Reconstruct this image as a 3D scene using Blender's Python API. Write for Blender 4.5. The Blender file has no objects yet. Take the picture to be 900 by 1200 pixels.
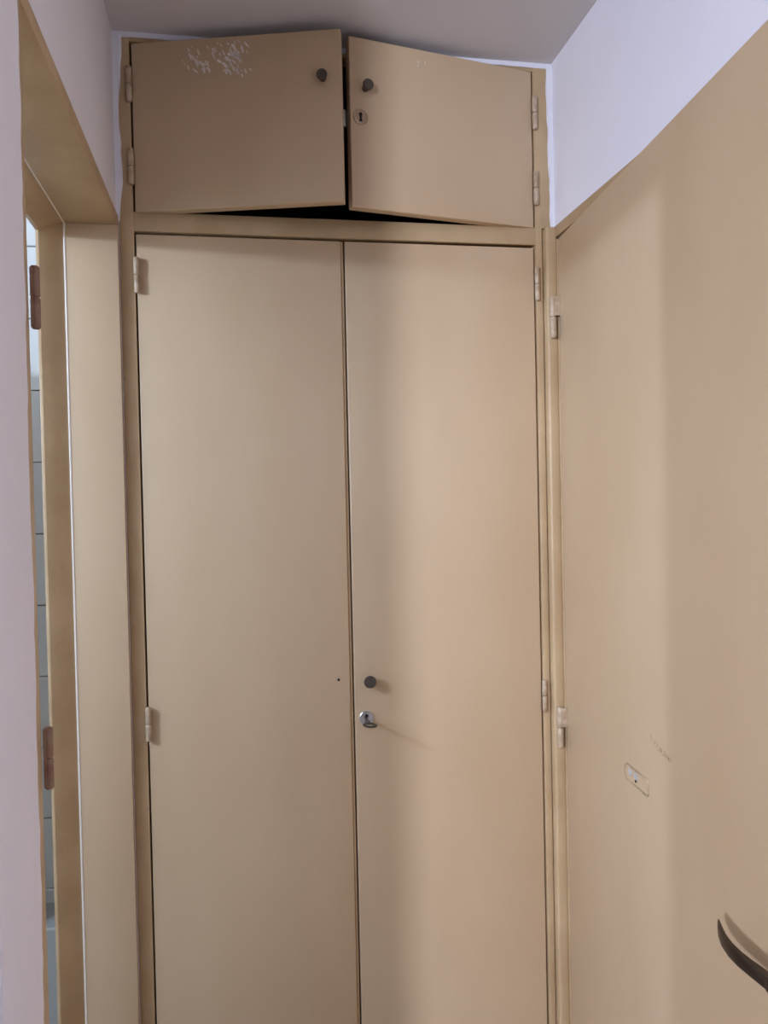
import bpy, bmesh, math, random
from mathutils import Matrix, Vector
random.seed(7)
S = bpy.context.scene
C = S.collection

# ------------------------------------------------------------------ camera
YAW, PITCH, ROLL, F = 0.1787, -0.0175, 0.0215, 956.42
fw = Vector((math.sin(YAW)*math.cos(PITCH), math.cos(YAW)*math.cos(PITCH), math.sin(PITCH)))
rt = Vector((math.cos(YAW), -math.sin(YAW), 0)); up = rt.cross(fw)
r2 = rt*math.cos(ROLL) - up*math.sin(ROLL); u2 = rt*math.sin(ROLL) + up*math.cos(ROLL)
cam = bpy.data.objects.new('camera', bpy.data.cameras.new('camera')); C.objects.link(cam)
cam.matrix_world = Matrix(((r2.x, u2.x, -fw.x, 0.1778), (r2.y, u2.y, -fw.y, -1.6466), (r2.z, u2.z, -fw.z, 1.5169), (0, 0, 0, 1)))
cam.data.sensor_width = 36; cam.data.lens = F*36/1200; cam.data.clip_start = 0.02
S.camera = cam

# ------------------------------------------------------------------ light, exposure
S.view_settings.view_transform = 'Standard'; S.view_settings.look = 'None'
S.view_settings.exposure = 0.0; S.view_settings.gamma = 1
wd = bpy.data.worlds.new('world'); S.world = wd; wd.use_nodes = True
wd.node_tree.nodes['Background'].inputs[0].default_value = (0.92, 0.93, 1.0, 1)
wd.node_tree.nodes['Background'].inputs[1].default_value = 0.03

def lamp(name, loc, energy, radius, col):
    d = bpy.data.lights.new(name, 'POINT'); d.energy = energy; d.shadow_soft_size = radius; d.color = col
    o = bpy.data.objects.new(name, d); C.objects.link(o); o.location = loc
    return o
lamp('bathroom_lamp', (-1.38, -0.990, 2.09), 75.0, 0.034, (0.52, 0.685, 1.0))
lamp('side_room_lamp', (-1.36, -3.20, 1.95), 362.0, 0.07, (0.685, 0.765, 1.0))

# ------------------------------------------------------------------ materials
def mat(name, col, rough=0.5, metal=0.0, var=None, vscale=3.0, bump=0.0, bscale=30.0, bump2=0.0, bscale2=260.0, stretch=1.0, spec=0.5, speck=None):
    m = bpy.data.materials.new(name); m.use_nodes = True
    nt = m.node_tree; N = nt.nodes; L = nt.links; b = N['Principled BSDF']
    b.inputs['Base Color'].default_value = (*col, 1); b.inputs['Roughness'].default_value = rough
    b.inputs['Metallic'].default_value = metal; b.inputs['Specular IOR Level'].default_value = spec
    g = N.new('ShaderNodeNewGeometry'); mp = N.new('ShaderNodeMapping'); mp.inputs['Scale'].default_value = (1, 1, stretch)
    L.new(g.outputs['Position'], mp.inputs['Vector'])
    def noise(sc, det=4):
        n = N.new('ShaderNodeTexNoise'); n.inputs['Scale'].default_value = sc; n.inputs['Detail'].default_value = det
        L.new(mp.outputs[0], n.inputs['Vector']); return n
    if var:
        n = noise(vscale); r = N.new('ShaderNodeValToRGB')
        r.color_ramp.elements[0].position = 0.35; r.color_ramp.elements[1].position = 0.68
        r.color_ramp.elements[0].color = (*var, 1); r.color_ramp.elements[1].color = (*col, 1)
        L.new(n.outputs[0], r.inputs[0]); out = r.outputs[0]
        if speck:
            n2 = noise(55, 2); r2_ = N.new('ShaderNodeValToRGB')
            r2_.color_ramp.elements[0].position = 0.70; r2_.color_ramp.elements[1].position = 0.80
            L.new(n2.outputs[0], r2_.inputs[0])
            mx = N.new('ShaderNodeMix'); mx.data_type = 'RGBA'
            L.new(r2_.outputs[0], mx.inputs['Factor']); L.new(out, mx.inputs['A']); mx.inputs['B'].default_value = (*speck, 1)
            out = mx.outputs['Result']
        L.new(out, b.inputs['Base Color'])
    prev = None
    for st, sc in ((bump, bscale), (bump2, bscale2)):
        if st:
            n = noise(sc, 3); bp = N.new('ShaderNodeBump'); bp.inputs['Strength'].default_value = st; bp.inputs['Distance'].default_value = 0.004
            L.new(n.outputs[0], bp.inputs['Height'])
            if prev: L.new(prev.outputs[0], bp.inputs['Normal'])
            L.new(bp.outputs[0], b.inputs['Normal']); prev = bp
    return m
BEIGE = mat('beige_gloss_paint', (0.605, 0.438, 0.268), 0.40, var=(0.55, 0.385, 0.226), vscale=3.2, bump=0.4, bscale=6, bump2=0.06, bscale2=120, stretch=0.5)
BEIGE_OLD = mat('beige_worn_paint', (0.55, 0.385, 0.21), 0.45, var=(0.46, 0.31, 0.16), vscale=9, bump=0.3, bscale=25, bump2=0.08, bscale2=200, speck=(0.40, 0.28, 0.17))
HINGE = mat('hinge_worn_paint', (0.55, 0.42, 0.28), 0.35, var=(0.38, 0.26, 0.15), vscale=60, bump=0.15, bscale=90)
HINGE_DARK = mat('hinge_dark_brown', (0.30, 0.18, 0.10), 0.5, var=(0.2, 0.09, 0.05), vscale=40, bump=0.2, bscale=90)  # dark brown hinge colour with darker, redder blotches
WHITE = mat('white_wall_paint', (0.88, 0.86, 0.90), 0.8, var=(0.85, 0.83, 0.875), vscale=3, bump=0.25, bscale=14, bump2=0.1, bscale2=150)
PIER = mat('pale_pink_white_plaster', (0.83, 0.775, 0.755), 0.85, var=(0.79, 0.735, 0.715), vscale=4, bump=0.3, bscale=12, bump2=0.15, bscale2=120)
CAULK = mat('white_filler', (0.80, 0.78, 0.80), 0.75, bump=0.4, bscale=60)
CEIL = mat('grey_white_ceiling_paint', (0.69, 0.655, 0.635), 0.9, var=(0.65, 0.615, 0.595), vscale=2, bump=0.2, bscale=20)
FLOORM = mat('brown_floor_tile', (0.16, 0.085, 0.04), 0.4, var=(0.12, 0.06, 0.028), vscale=5)
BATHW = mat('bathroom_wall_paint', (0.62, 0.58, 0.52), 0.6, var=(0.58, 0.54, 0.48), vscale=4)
FLOORB = mat('grey_floor_tile', (0.50, 0.46, 0.40), 0.4, var=(0.46, 0.42, 0.36), vscale=5)
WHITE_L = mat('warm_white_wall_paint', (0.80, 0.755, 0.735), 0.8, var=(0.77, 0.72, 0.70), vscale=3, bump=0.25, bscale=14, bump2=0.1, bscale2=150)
RIDGE = mat('pale_paint_ridge', (0.86, 0.78, 0.66), 0.35)
KEYM = mat('dull_dark_steel', (0.13, 0.12, 0.10), 0.4, metal=0.8)
DARKIN = mat('dark_bare_wood', (0.06, 0.035, 0.02), 0.8, var=(0.04, 0.022, 0.012), vscale=8)
BRONZE = mat('dark_bronze_metal', (0.10, 0.075, 0.055), 0.38, metal=0.85, var=(0.07, 0.05, 0.04), vscale=30)
KNOBM = mat('dark_brown_knob', (0.10, 0.078, 0.058), 0.45, metal=0.3, var=(0.075, 0.056, 0.042), vscale=120)
STEEL = mat('nickel_metal', (0.62, 0.60, 0.55), 0.3, metal=0.9, var=(0.5, 0.47, 0.42), vscale=60)
LEDGE = mat('grey_stone', (0.42, 0.42, 0.38), 0.3, var=(0.37, 0.37, 0.33), vscale=8)
SCREW = mat('pale_grey_metal', (0.58, 0.56, 0.52), 0.45, metal=0.4)
BLACK = mat('black_hole', (0.012, 0.010, 0.009), 0.9)
TILE = mat('white_glazed_tile', (0.68, 0.66, 0.59), 0.12, var=(0.65, 0.63, 0.565), vscale=5)
GROUT = mat('grey_grout', (0.30, 0.28, 0.26), 0.9)
CERAMIC = mat('white_ceramic', (0.74, 0.75, 0.74), 0.12)
SCUFF = mat('brown_scuff', (0.27, 0.18, 0.11), 0.8)
CHIP = mat('bare_white_undercoat', (0.88, 0.80, 0.72), 0.8, var=(0.75, 0.65, 0.56), vscale=40)

# ------------------------------------------------------------------ helpers
WM = {}                       # world matrix of each parent
def obj(name, bm, m, parent=None, smooth=False, **props):
    """links bm (in world coordinates) as ONE mesh object, parented under parent"""
    base = WM[parent.name] if parent else Matrix.Identity(4)
    bm.transform(base.inverted())
    me = bpy.data.meshes.new(name); bm.to_mesh(me); bm.free()
    if smooth:
        me.polygons.foreach_set('use_smooth', [True]*len(me.polygons))
        me.set_sharp_from_angle(angle=math.radians(42))
    me.materials.append(m)
    o = bpy.data.objects.new(name, me); C.objects.link(o)
    if parent: o.parent = parent
    WM[o.name] = base.copy()
    for k, v in props.items(): o[k] = v
    return o
def empty(name, loc, **props):
    o = bpy.data.objects.new(name, None); C.objects.link(o); o.location = loc; o.empty_display_size = 0.1
    WM[o.name] = Matrix.Translation(loc)
    for k, v in props.items(): o[k] = v
    return o
def box(x0, x1, y0, y1, z0, z1, bev=0.0, seg=2, bm=None):
    b = bmesh.new()
    bmesh.ops.create_cube(b, size=1)
    for v in b.verts:
        v.co = Vector((x0+(v.co.x+.5)*(x1-x0), y0+(v.co.y+.5)*(y1-y0), z0+(v.co.z+.5)*(z1-z0)))
    if bev: bmesh.ops.bevel(b, geom=b.edges[:], offset=bev, segments=seg, profile=0.5, affect='EDGES')
    if bm is None: return b
    return join(bm, b)
def join(a, b):
    t = bpy.data.meshes.new('t'); b.to_mesh(t); b.free(); a.from_mesh(t); bpy.data.meshes.remove(t); return a
def lathe(prof, n=28, M=None):
    """prof: list of (r, h) turned about local z"""
    b = bmesh.new(); rings = []
    for r, h in prof:
        if r < 1e-6: rings.append([b.verts.new((0, 0, h))])
        else: rings.append([b.verts.new((r*math.cos(2*math.pi*i/n), r*math.sin(2*math.pi*i/n), h)) for i in range(n)])
    for A, B in zip(rings, rings[1:]):
        for i in range(n):
            j = (i+1) % n
            q = [A[i % len(A)], A[j % len(A)], B[j % len(B)], B[i % len(B)]]
            q = list(dict.fromkeys(q))
            if len(q) > 2: b.faces.new(q)
    if len(rings[0]) > 1: b.faces.new(rings[0][::-1])
    if len(rings[-1]) > 1: b.faces.new(rings[-1])
    bmesh.ops.recalc_face_normals(b, faces=b.faces[:])
    if M: b.transform(M)
    return b
def prism(poly, axis, a0, a1, bev=0.0):
    """2-D polygon extruded along an axis: 'x' takes (y, z), 'y' takes (x, z), 'z' takes (x, y)"""
    b = bmesh.new()
    def P(p, a): return {'x': (a, p[0], p[1]), 'y': (p[0], a, p[1]), 'z': (p[0], p[1], a)}[axis]
    A = [b.verts.new(P(p, a0)) for p in poly]; B = [b.verts.new(P(p, a1)) for p in poly]
    n = len(poly)
    b.faces.new(A); b.faces.new(B[::-1])
    for i in range(n): b.faces.new((A[i], A[(i+1) % n], B[(i+1) % n], B[i]))
    bmesh.ops.recalc_face_normals(b, faces=b.faces[:])
    if bev: bmesh.ops.bevel(b, geom=b.edges[:], offset=bev, segments=2, profile=0.5, affect='EDGES')
    return b
def sweep(pts, w, h, side):
    """rounded ribbon through pts: half-width w along the horizontal normal, half-height h along z, both lists"""
    b = bmesh.new(); rings = []; K = 12
    for i, p in enumerate(pts):
        t = (pts[min(i+1, len(pts)-1)] - pts[max(i-1, 0)]).normalized(); nrm = t.cross(Vector((0, 0, 1))).normalized()*side
        ring = []
        for k in range(K):
            a = 2*math.pi*k/K; c, s = math.cos(a), math.sin(a)
            c = math.copysign(abs(c)**0.45, c); s = math.copysign(abs(s)**0.45, s)
            ring.append(b.verts.new(p + nrm*c*w[i] + Vector((0, 0, 1))*s*h[i]))
        rings.append(ring)
    for A, B in zip(rings, rings[1:]):
        for k in range(K): b.faces.new((A[k], A[(k+1) % K], B[(k+1) % K], B[k]))
    b.faces.new(rings[0][::-1]); b.faces.new(rings[-1])
    bmesh.ops.recalc_face_normals(b, faces=b.faces[:])
    return b
def hinge_bm(x, y, z0, z1, r=0.0055, leaf=None):
    """lift-off hinge: two knuckles with rounded outer ends; leaf = box of the visible leaf plate"""
    zm = (z0+z1)/2; k = r*0.5
    b = lathe([(0, z0), (r*.7, z0+k*.25), (r, z0+k), (r, zm-.0020), (r*.88, zm-.0008)], 20, Matrix.Translation((x, y, 0)))
    join(b, lathe([(r*.88, zm+.0008), (r, zm+.0020), (r, z1-k), (r*.7, z1-k*.25), (0, z1)], 20, Matrix.Translation((x, y, 0))))
    join(b, lathe([(r*.55, z0+k), (r*.55, z1-k)], 12, Matrix.Translation((x, y, 0))))
    if leaf: join(b, box(*leaf, bev=0.0006))
    return b
def ragged(p0, along, across, normal, length, width, jit, thick=0.002, step=0.018, taper=None):
    """thin hand-applied filler strip with one straight and one ragged edge"""
    b = bmesh.new(); n = max(3, int(length/step)); rows = []
    p0, along, across, normal = Vector(p0), Vector(along), Vector(across), Vector(normal)
    d = 0.0
    for i in range(n+1):
        d = 0.6*d + random.uniform(-jit, jit)
        w = width if taper is None else width + (taper-width)*i/n
        w = max(0.001, w + d); q = p0 + along*(length*i/n)
        rows.append([b.verts.new(q), b.verts.new(q + normal*thick), b.verts.new(q + normal*thick + across*w*.8), b.verts.new(q + across*w)])
    for A, B in zip(rows, rows[1:]):
        for k in range(4): b.faces.new((A[k], A[(k+1) % 4], B[(k+1) % 4], B[k]))
    b.faces.new(rows[0]); b.faces.new(rows[-1][::-1])
    bmesh.ops.recalc_face_normals(b, faces=b.faces[:])
    return b

XL, XR, ZC = -0.036, 0.8538, 2.424        # left wall face, right wall face, ceiling
HEAD = 2.048                              # soffit of the bathroom doorway
YJ, YN, YO = -0.019, -0.728, -0.90                   # near jamb of that doorway; end of the pier beyond it
ST = dict(kind='structure')

# ------------------------------------------------------------------ room shell
obj('floor', box(-3.6, 1.7, -4.2, 0.75, -0.06, 0), FLOORM, label='brown floor of the narrow hallway, bathroom and side room', **ST)
obj('floor_bathroom_bounce', box(-1.75, -0.18, -1.18, 0.16, 0, 0.012), FLOORB, label='unseen pale bathroom floor, added to bounce light', **ST)  # unseen pale slab over the brown floor, added to bounce light onto the tiles
obj('ceiling', box(-3.6, 1.7, -4.2, 0.75, ZC, ZC+0.06), CEIL, label='grey white ceiling above the overhead cupboard doors', **ST)
w = box(-0.175, XL, YO, 0.0, HEAD+0.022, ZC)                                  # above the doorway
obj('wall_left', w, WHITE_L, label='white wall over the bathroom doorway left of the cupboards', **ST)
obj('wall_pier', box(-0.175, -0.031, YO, -0.776, 0, HEAD+0.022), PIER,
    label='pale pinkish white plaster wall end at the left edge of the photo', **ST)
wp = bpy.data.objects['wall_pier']
obj('plaster_edge', ragged((-0.0309, -0.7765, 0), (0, 0, 1), (0, 1, 0), (-1, 0, 0), HEAD+0.022, 0.009, 0.0022, 0.003, 0.012, 0.030), PIER, wp)
obj('fascia', box(XL-0.02, XR+0.02, 0.003, 0.05, 2.4157, ZC), CAULK, bpy.data.objects['ceiling'])
obj('backing', box(XL-0.02, -0.0319, 0.001, 0.05, 0, ZC), WHITE, bpy.data.objects['wall_left'])
# right wall, with the opening of the open door
b = box(XR, XR+0.12, -0.97, 0.0, 2.08, ZC)
box(XR, XR+0.12, -2.3, -0.97, 0, ZC, bm=b); box(XR, XR+0.12, 0.0, 0.75, 0, ZC, bm=b)
wr = obj('wall_right', b, WHITE, label='bluish white wall above the beige door on the right', **ST)
obj('wall_behind_door', box(1.15, 1.21, -1.3, 0.1, 0, ZC), WHITE, label='white wall of the room behind the beige door', **ST)
obj('wall_back', box(-0.175, XR, 0.62, 0.70, 0, ZC), WHITE, label='white wall behind the built-in wardrobe', **ST)
# white filler round the cupboard frame
obj('filler_strip', ragged((XL, -0.0005, ZC-0.008), (0, 0, -1), (1, 0, 0), (0, -1, 0), ZC-2.068, 0.016, 0.0022, 0.004, taper=0.008), CAULK, bpy.data.objects['wall_left'])
obj('filler_strip', ragged((XR, -0.0005, ZC-0.008), (0, 0, -1), (-1, 0, 0), (0, -1, 0), ZC-2.078, 0.012, 0.0016, 0.004, taper=0.007), CAULK, wr)
obj('filler_strip', ragged((XL, -0.0005, ZC), (1, 0, 0), (0, 0, -1), (0, -1, 0), XR-XL, 0.010, 0.0007, 0.0012), CAULK, bpy.data.objects['ceiling'])
obj('filler_strip', ragged((XR-0.0005, -0.012, 2.081), (0, -1, 0), (0, 0, -1), (-1, 0, 0), 0.9, 0.004, 0.0012, 0.0015), CAULK, wr)

# ------------------------------------------------------------------ bathroom seen through the doorway
TY = 0.165
wb = obj('wall_bathroom', box(-1.75, -0.175, TY+0.008, TY+0.10, 0, ZC), GROUT, label='grey white tiled bathroom wall in the slit of the left doorway', **ST)
t0 = None
for c in range(9):
    for r in range(16):
        z0 = 0.1075 + (r-1)*0.15
        z1 = min(z0+0.148, ZC-0.002); zz = max(z0, 0.002)
        if z1-zz < 0.02: continue
        x1 = -0.178 - c*0.15
        if abs(z1-zz-0.148) < 1e-6 and t0:
            o = t0.copy(); C.objects.link(o); o.location = (x1-tx, 0, zz-tz)
        else:
            o = obj('tile', box(x1-0.148, x1, TY, TY+0.012, zz, z1, bev=0.0012, seg=1), TILE, wb)
            if abs(z1-zz-0.148) < 1e-6: t0, tx, tz = o, x1, zz
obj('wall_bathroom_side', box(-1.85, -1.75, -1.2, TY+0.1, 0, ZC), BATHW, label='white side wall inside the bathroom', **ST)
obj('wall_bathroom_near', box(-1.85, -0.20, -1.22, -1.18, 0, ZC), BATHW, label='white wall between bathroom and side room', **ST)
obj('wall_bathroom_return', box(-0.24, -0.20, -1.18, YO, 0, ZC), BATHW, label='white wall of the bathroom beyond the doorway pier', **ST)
obj('ledge', box(-1.74, -0.176, 0.05, TY+0.001, 0, 0.678, bev=0.006, seg=3), LEDGE, wb, True, label='pale grey ledge low along the tiled wall')
obj('wall_shade_partition', box(-0.47, -0.42, -0.10, TY+0.007, 0.679, 1.84), BATHW, label='unseen partition added in the bathroom to shade the lower tiles', **ST)  # unseen, added to keep lamp light off the lower tiles

# ------------------------------------------------------------------ bathroom door frame (left)
fr = empty('trim_1', (-0.09, -0.39, 0), label='beige painted frame of the bathroom doorway on the left', **ST)
obj('jamb', box(-0.175, -0.0325, YJ, -0.0005, 0, HEAD, bev=0.0012, seg=2), BEIGE, fr, True)
obj('jamb', box(-0.175, -0.0325, -0.776, YN, 0, HEAD, bev=0.003, seg=3), BEIGE_OLD, fr, True)
obj('head', box(-0.175, -0.0325, -0.776, -0.0005, HEAD, HEAD+0.022, bev=0.0015, seg=2), BEIGE_OLD, fr, True)  # darker paint than the far jamb, puts the soffit's shade into the colour
# splayed stops with a bright ridge of paint in the corner
obj('door_stop', prism([(-0.130, YJ+0.001), (-0.169, YJ-0.028), (-0.1745, YJ-0.028), (-0.1745, YJ+0.001)], 'z', 0, HEAD-0.001, 0.0004), BEIGE_OLD, fr, True)
obj('door_stop', prism([(-0.130, HEAD+0.001), (-0.168, HEAD-0.024), (-0.1745, HEAD-0.024), (-0.1745, HEAD+0.001)], 'y', YN, YJ, 0.0004), BEIGE_OLD, fr, True)
obj('paint_ridge', lathe([(0.0022, 0), (0.0022, HEAD-0.001)], 10, Matrix.Translation((-0.129, YJ+0.0004, 0))), RIDGE, fr, True)
obj('paint_ridge', lathe([(0.0015, 0), (0.0015, 0.71)], 10, Matrix.Translation((-0.129, YJ, HEAD)) @ Matrix.Rotation(math.pi/2, 4, 'X')), RIDGE, fr, True)
for z0, z1, m in ((1.704, 1.772, HINGE_DARK), (1.211, 1.279, HINGE_DARK)):
    obj('hinge', hinge_bm(-0.0275, -0.7225, z0, z1, 0.0052, (-0.031, -0.0285, -0.7295, -0.723, z0+.004, z1-.004)), m, fr, True)

# ------------------------------------------------------------------ built-in wardrobe
W = 0.81; XM = 0.4041
wa = empty('built_in_wardrobe', (0.405, 0.3, 0), category='wardrobe',
           label='beige painted wardrobe with overhead cupboard doors ajar, filling the end of the hallway')
bev = 0.0018
obj('stile', box(-0.0318, -0.0045, 0, 0.035, 0, 2.4155, bev=bev), BEIGE_OLD, wa, True)
obj('stile', prism([(W+0.003, 0), (0.8278, 0), (0.8278, 2.079), (0.8475, 2.079), (0.8475, 2.4155), (W+0.003, 2.4155)], 'y', 0, 0.035, bev), BEIGE_OLD, wa, True)
obj('rail', box(-0.0055, W+0.0045, 0.0004, 0.035, 2.0435, 2.081, bev=bev), BEIGE_OLD, wa, True)
obj('rail', box(-0.0055, W+0.0045, 0.0004, 0.035, 2.4065, 2.4155, bev=bev), BEIGE_OLD, wa, True)
obj('rail', box(-0.0055, W+0.0045, 0.0004, 0.035, 0.0, 0.07, bev=bev), BEIGE_OLD, wa, True)
obj('side_panel', box(-0.030, -0.012, 0.035, 0.60, 0, 2.415), DARKIN, wa)
obj('side_panel', box(W+0.011, W+0.029, 0.035, 0.60, 0, 2.415), DARKIN, wa)
obj('back_panel', box(-0.030, W+0.029, 0.60, 0.615, 0, 2.415), DARKIN, wa)
for z in (0.05, 1.75, 2.055, 2.404): obj('shelf', box(-0.012, W+0.011, 0.036, 0.60, z, z+0.012), DARKIN, wa)

def key_hole_plate(M, parent, name='keyhole_plate'):
    """round escutcheon about local -y; local origin on the door face"""
    R = Matrix.Rotation(math.pi/2, 4, 'X')
    e = obj(name, lathe([(0.0155, 0), (0.0155, 0.0014), (0.0142, 0.0024), (0.0125, 0.0018), (0.0122, 0.0012), (0, 0.0012)], 36, M @ R), STEEL if name == 'lock_plate' else HINGE, parent, True, label='round keyhole plate')
    h = lathe([(0.0036, 0.0004), (0.0036, 0.0019)], 18, M @ R @ Matrix.Translation((0, 0.0048, 0)))
    bb = box(-0.0022, 0.0022, -0.0019, -0.0004, -0.008, 0.004); bb.transform(M); join(h, bb)
    bb = box(-0.0032, 0.0032, -0.0019, -0.0004, -0.009, -0.0055); bb.transform(M); join(h, bb)
    return e, h
def knob_bm(M, r=0.012, l=0.02):
    R = Matrix.Rotation(math.pi/2, 4, 'X')
    return lathe([(r*.62, -0.0005), (r*.62, l*.35), (r*.8, l*.5), (r*.97, l*.75), (r, l*.9), (r*.93, l), (r*.55, l*1.0), (0, l*.985)], 32, M @ R)

# tall doors
DY, DT = 0.003, 0.024
def tall_door(x0, x1, label):
    b = box(x0, x1, DY, DY+DT, 0.075, 2.0385, bev=0.0022, seg=3)
    return obj('door', b, BEIGE, wa, True, label=label)
dl = tall_door(-0.0015, XM-0.006, 'tall left wardrobe door without a knob')
obj('edge_strip', box(XM-0.0058, XM-0.0008, DY+0.0025, DY+0.02, 0.075, 2.038, bev=0.0012), BEIGE_OLD, dl, True)
dr = tall_door(XM+0.0022, W-0.0005, 'tall right wardrobe door with knob and keyhole')
for z0, z1 in ((1.922, 1.992), (1.051, 1.119), (0.20, 0.268)):
    obj('hinge', hinge_bm(-0.001, -0.0055, z0, z1, 0.0056), HINGE, dl, True)
    obj('hinge', hinge_bm(0.8135, -0.0045, z0+0.003, z1+0.004, 0.0054), HINGE, dr, True)
# screw hole in the left door, where its knob was
obj('screw_hole', lathe([(0.0028, -0.0005), (0.0028, 0.0006), (0.0015, 0.0007)], 14, Matrix.Translation((0.3743, DY, 1.1477)) @ Matrix.Rotation(math.pi/2, 4, 'X')), BLACK, dl)
obj('knob', knob_bm(Matrix.Translation((0.4365, DY, 1.143)), 0.0128, 0.020), KNOBM, dr, True, label='dark brown knob')
e, h = key_hole_plate(Matrix.Translation((0.4304, DY, 1.0655)), dr, 'lock_plate')
obj('keyhole', h, BLACK, dr)
# key standing in the lock: shank out of the hole, bow upright at its end
kx, kz = 0.4285, 1.0655
b = lathe([(0.0027, -0.004), (0.0027, 0.030), (0.004, 0.031), (0.004, 0.034), (0.0027, 0.035), (0.0027, 0.043)], 16,
          Matrix.Translation((kx, DY, kz)) @ Matrix.Rotation(math.pi/2, 4, 'X'))
key = empty('key', (kx, DY-0.02, kz), category='key', label='small metal key standing in the lock of the tall right wardrobe door')
obj('shank', b, KEYM, key, True)
b = bmesh.new()
n, k = 28, 8; rings = []
for i in range(n):                                           # oval ring lying edge-on, tilted a little
    a = 2*math.pi*i/n; ctr = Vector((0.0105*math.cos(a), -0.0105 + 0.0135*math.sin(a)*-1, 0)); nr = Vector((math.cos(a), -math.sin(a), 0))
    rings.append([b.verts.new(ctr + nr*0.0042*math.cos(2*math.pi*j/k) + Vector((0, 0, 0.0022*math.sin(2*math.pi*j/k)))) for j in range(k)])
for i in range(n):
    for j in range(k): b.faces.new((rings[i][j], rings[(i+1) % n][j], rings[(i+1) % n][(j+1) % k], rings[i][(j+1) % k]))
bmesh.ops.recalc_face_normals(b, faces=b.faces[:])
b.transform(Matrix.Translation((kx, DY-0.044, kz)) @ Matrix.Rotation(math.radians(4), 4, 'Y'))
obj('bow', b, KEYM, key, True)

# overhead doors, both ajar
ZB, ZT = 2.0855, 2.4035
def flake(bm, M, x, z, l, wd, ang, y=-0.0003):
    c, s = math.cos(ang), math.sin(ang); vs = []
    for a in range(6):
        t = 2*math.pi*a/6; px = l*.5*math.cos(t)*random.uniform(.6, 1.1); pz = wd*.5*math.sin(t)*random.uniform(.6, 1.2)
        vs.append(bm.verts.new(M @ Vector((x + px*c - pz*s, y, z + px*s + pz*c))))
    bm.faces.new(vs)
ML = Matrix.Translation((-0.002, 0, 0)) @ Matrix.Rotation(-math.radians(15.25), 4, 'Z')
MR = Matrix.Translation((0.8105, 0, 0)) @ Matrix.Rotation(math.radians(11.5), 4, 'Z')
b = box(0.001, 0.408, 0, 0.022, ZB-0.0065, ZT-0.001, bev=0.002, seg=3); b.transform(ML)
ul = obj('door', b, BEIGE, wa, True, label='left overhead cupboard door, ajar, with scratched white patch')
b = box(-0.407, -0.001, 0, 0.022, ZB-0.0065, ZT+0.002, bev=0.002, seg=3); b.transform(MR)
ur = obj('door', b, BEIGE, wa, True, label='right overhead cupboard door, ajar, with knob and keyhole')
for z0, z1 in ((2.288, 2.357), (2.130, 2.201)):
    obj('hinge', hinge_bm(-0.006, -0.0045, z0, z1, 0.0058), HINGE, ul, True)
    obj('hinge', hinge_bm(0.8145, -0.0045, z0-0.005, z1-0.003, 0.0058), HINGE, ur, True)
KL = (0.3735, 2.311); KR = (-0.3755, 2.309); KP = (-0.3865, 2.253)
obj('knob', knob_bm(ML @ Matrix.Translation((KL[0], 0, KL[1])), 0.0105, 0.018), KNOBM, ul, True, label='dark brown knob')
obj('knob', knob_bm(MR @ Matrix.Translation((KR[0], 0, KR[1])), 0.0108, 0.020), KNOBM, ur, True, label='dark brown knob')
e, h = key_hole_plate(MR @ Matrix.Translation((KP[0], 0, KP[1])), ur)
obj('keyhole', h, BLACK, ur)
b = box(-0.402, -0.33, 0.022, 0.036, 2.228, 2.292, bev=0.001); b.transform(MR)
obj('lock_case', b, STEEL, ur, True)
b = box(-0.4125, -0.402, 0.025, 0.033, 2.243, 2.275, bev=0.001); b.transform(MR)
obj('bolt', b, STEEL, ur, True)
b = bmesh.new()                                             # scratched-off paint along the top of the left overhead door
for cx, cz, n, sx, sz in ((0.200, 2.362, 38, 0.022, 0.020), (0.150, 2.352, 13, 0.02, 0.012), (0.165, 2.378, 7, 0.012, 0.008), (0.115, 2.372, 13, 0.018, 0.018), (0.205, 2.345, 12, 0.02, 0.014), (0.2, 2.388, 7, 0.03, 0.006)):
    for i in range(n):
        l = random.uniform(0.006, 0.021)
        flake(b, ML, random.gauss(cx, sx*.6), min(2.396, random.gauss(cz, sz*.6)), l, l*random.uniform(.16, .42), math.radians(random.gauss(-56, 13)))
obj('paint_chips', b, CHIP, ul, kind='stuff')
b = bmesh.new()
for i in range(6):
    l = random.uniform(0.003, 0.009); flake(b, MR, random.gauss(-0.262, 0.008), random.gauss(2.375, 0.008), l, l*.3, math.radians(60))
obj('paint_chips', b, CHIP, ur, kind='stuff')

# ------------------------------------------------------------------ door on the right, a few degrees open
f2 = empty('trim_2', (0.86, -0.48, 0), label='beige frame of the open door on the right', **ST)
obj('post', box(0.8294, 0.8535, -0.0185, 0.02, 0, 2.078, bev=0.005, seg=4), BEIGE_OLD, f2, True)
obj('post', box(0.852, 0.97, -0.0215, 0.0, 0, 2.052, bev=0.002), BEIGE_OLD, f2, True)
obj('head', box(0.8505, 0.97, -0.97, -0.0005, 2.056, 2.08, bev=0.002), BEIGE_OLD, f2, True)
obj('post', box(0.8505, 0.97, -0.97, -0.935, 0, 2.056, bev=0.002), BEIGE_OLD, f2, True)
MD = Matrix.Translation((0.853, -0.024, 0)) @ Matrix.Rotation(-math.radians(5.0), 4, 'Z')   # local -y runs along the leaf, +x is its back
DW = 0.895
dd = empty('door_1', (0.853, -0.024, 0), label='beige flush door on the right, slightly open, with dark lever handle', **ST)
b = box(0, 0.036, -DW, -0.001, 0.008, 2.0515, bev=0.002, seg=3); b.transform(MD)
obj('leaf', b, BEIGE, dd, True)
for z0, z1 in ((1.842, 1.931), (0.981, 1.069), (0.12, 0.208)):
    zm = (z0+z1)/2
    obj('hinge', hinge_bm(0.8385, -0.0265, z0, z1, 0.0068, (0.840, 0.8545, -0.034, -0.0315, zm+.002, z1-.002)), HINGE, dd, True)
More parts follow.
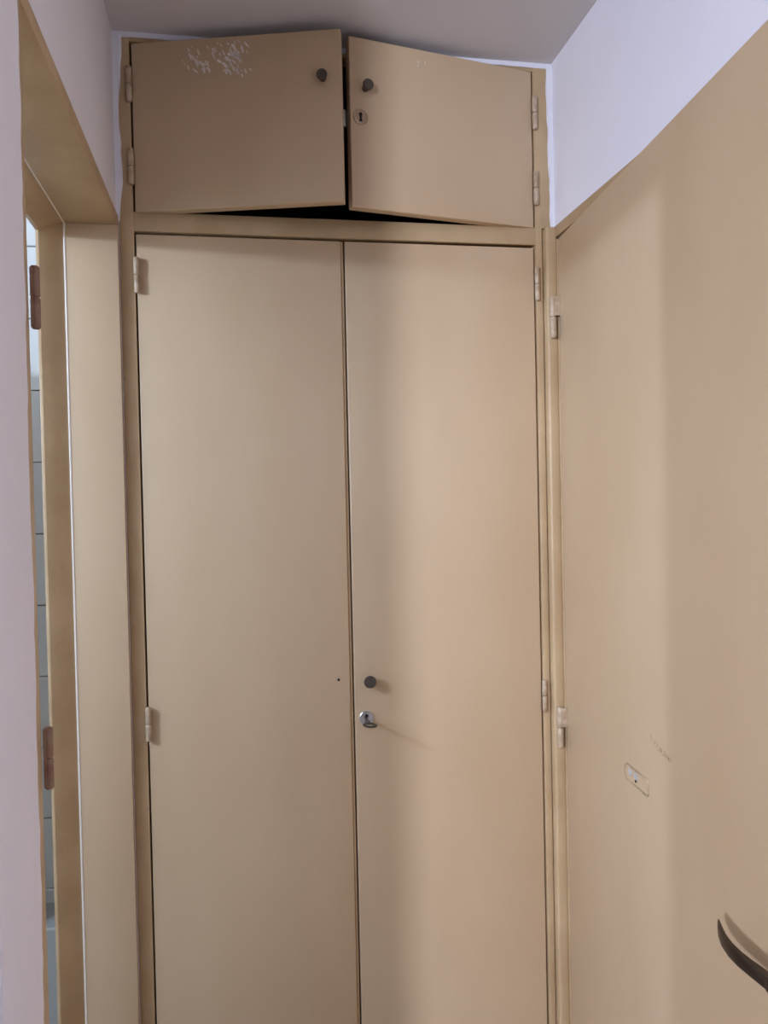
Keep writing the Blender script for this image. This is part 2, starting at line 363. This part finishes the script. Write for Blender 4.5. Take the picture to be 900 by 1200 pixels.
# recessed pull plate with a raised rim and two pale screws
def rrect(y0, y1, z0, z1, r, n=6):
    pts = []
    for cy, cz, a0 in ((y1-r, z1-r, 0), (y0+r, z1-r, 90), (y0+r, z0+r, 180), (y1-r, z0+r, 270)):
        for i in range(n+1):
            a = math.radians(a0+90*i/n); pts.append((cy+r*math.cos(a), cz+r*math.sin(a)))
    return pts
y0, y1, z0, z1 = -0.4225, -0.326, 1.028, 1.056
b = bmesh.new(); o_ = rrect(y0, y1, z0, z1, .008); i_ = rrect(y0+.0022, y1-.0022, z0+.0022, z1-.0022, .006)
n = len(o_); R0 = [b.verts.new((0, *q)) for q in o_]; R1 = [b.verts.new((-.0035, *q)) for q in o_]; R2 = [b.verts.new((-.0035, *q)) for q in i_]; R3 = [b.verts.new((0, *q)) for q in i_]
for A, B in ((R0, R1), (R1, R2), (R2, R3)):
    for i in range(n): b.faces.new((A[i], A[(i+1) % n], B[(i+1) % n], B[i]))
bmesh.ops.recalc_face_normals(b, faces=b.faces[:]); b.transform(MD)
pl = obj('lock_plate', b, HINGE, dd, True, label='small painted-over rectangular lock plate')
b = prism(rrect(y0+.002, y1-.002, z0+.002, z1-.002, .006), 'x', -0.0008, 0.0); b.transform(MD)
obj('plate_face', b, BEIGE, pl)
for yy, rr in ((-0.347, .0062), (-0.371, .0072)):
    b = lathe([(rr, 0.0005), (rr, 0.002), (rr*.7, 0.003), (0, 0.003)], 20, MD @ Matrix.Translation((0, yy, 1.0445)) @ Matrix.Rotation(-math.pi/2, 4, 'Y'))
    obj('screw', b, SCREW, pl, True)
obj('keyhole', lathe([(.0025, 0.0028), (.0025, 0.0034), (0, .0035)], 12, MD @ Matrix.Translation((0, -0.374, 1.038)) @ Matrix.Rotation(-math.pi/2, 4, 'Y')), BLACK, pl)
# scuffs above the plate
b = bmesh.new(); Msc = MD @ Matrix.Rotation(-math.pi/2, 4, 'Z')
for i in range(46):
    t = random.random(); l = random.uniform(.002, .008)
    flake(b, Msc, 0.43+0.075*t, 1.128 - 0.018*t + random.gauss(0, .0035), l, l*.22, math.radians(random.choice((65, 75, 100))), -0.0004)
obj('scuff_marks', b, SCUFF, dd, kind='stuff')
# lever handle
zh = 0.977
def hp(along, out, z=zh): return MD @ Vector((-out, -along, z))
hd = obj('lever', sweep([hp(*q) for q in ((0.705, .033), (0.715, .0375), (0.728, .0425), (0.745, .0475), (0.765, .050), (0.785, .0495), (0.803, .0465), (0.82, .043), (0.836, .040))],
     [.0012, .0022, .003, .0034, .0036, .0038, .0042, .005, .006], [.004, .0062, .0075, .0082, .0086, .0086, .0086, .0086, .0085], 1), BRONZE, dd, True, label='dark bronze lever handle')
R = MD @ Matrix.Translation((0, -0.836, zh)) @ Matrix.Rotation(-math.pi/2, 4, 'Y')
obj('lever_neck', lathe([(.0095, .003), (.0085, .012), (.008, .034), (.0085, .046), (0, .047)], 24, R), BRONZE, hd, True)
obj('backplate', prism([(MD @ Vector((0, yy, 0))).to_2d()[:] for yy in ()] or rrect(-.857, -.815, .80, 1.02, .006), 'x', -.004, 0) if False else
    (lambda q: (q.transform(MD), q)[1])(prism(rrect(-.857, -.815, .80, 1.02, .006), 'x', -.0035, 0.0003, 0.0008)), BRONZE, dd, True)
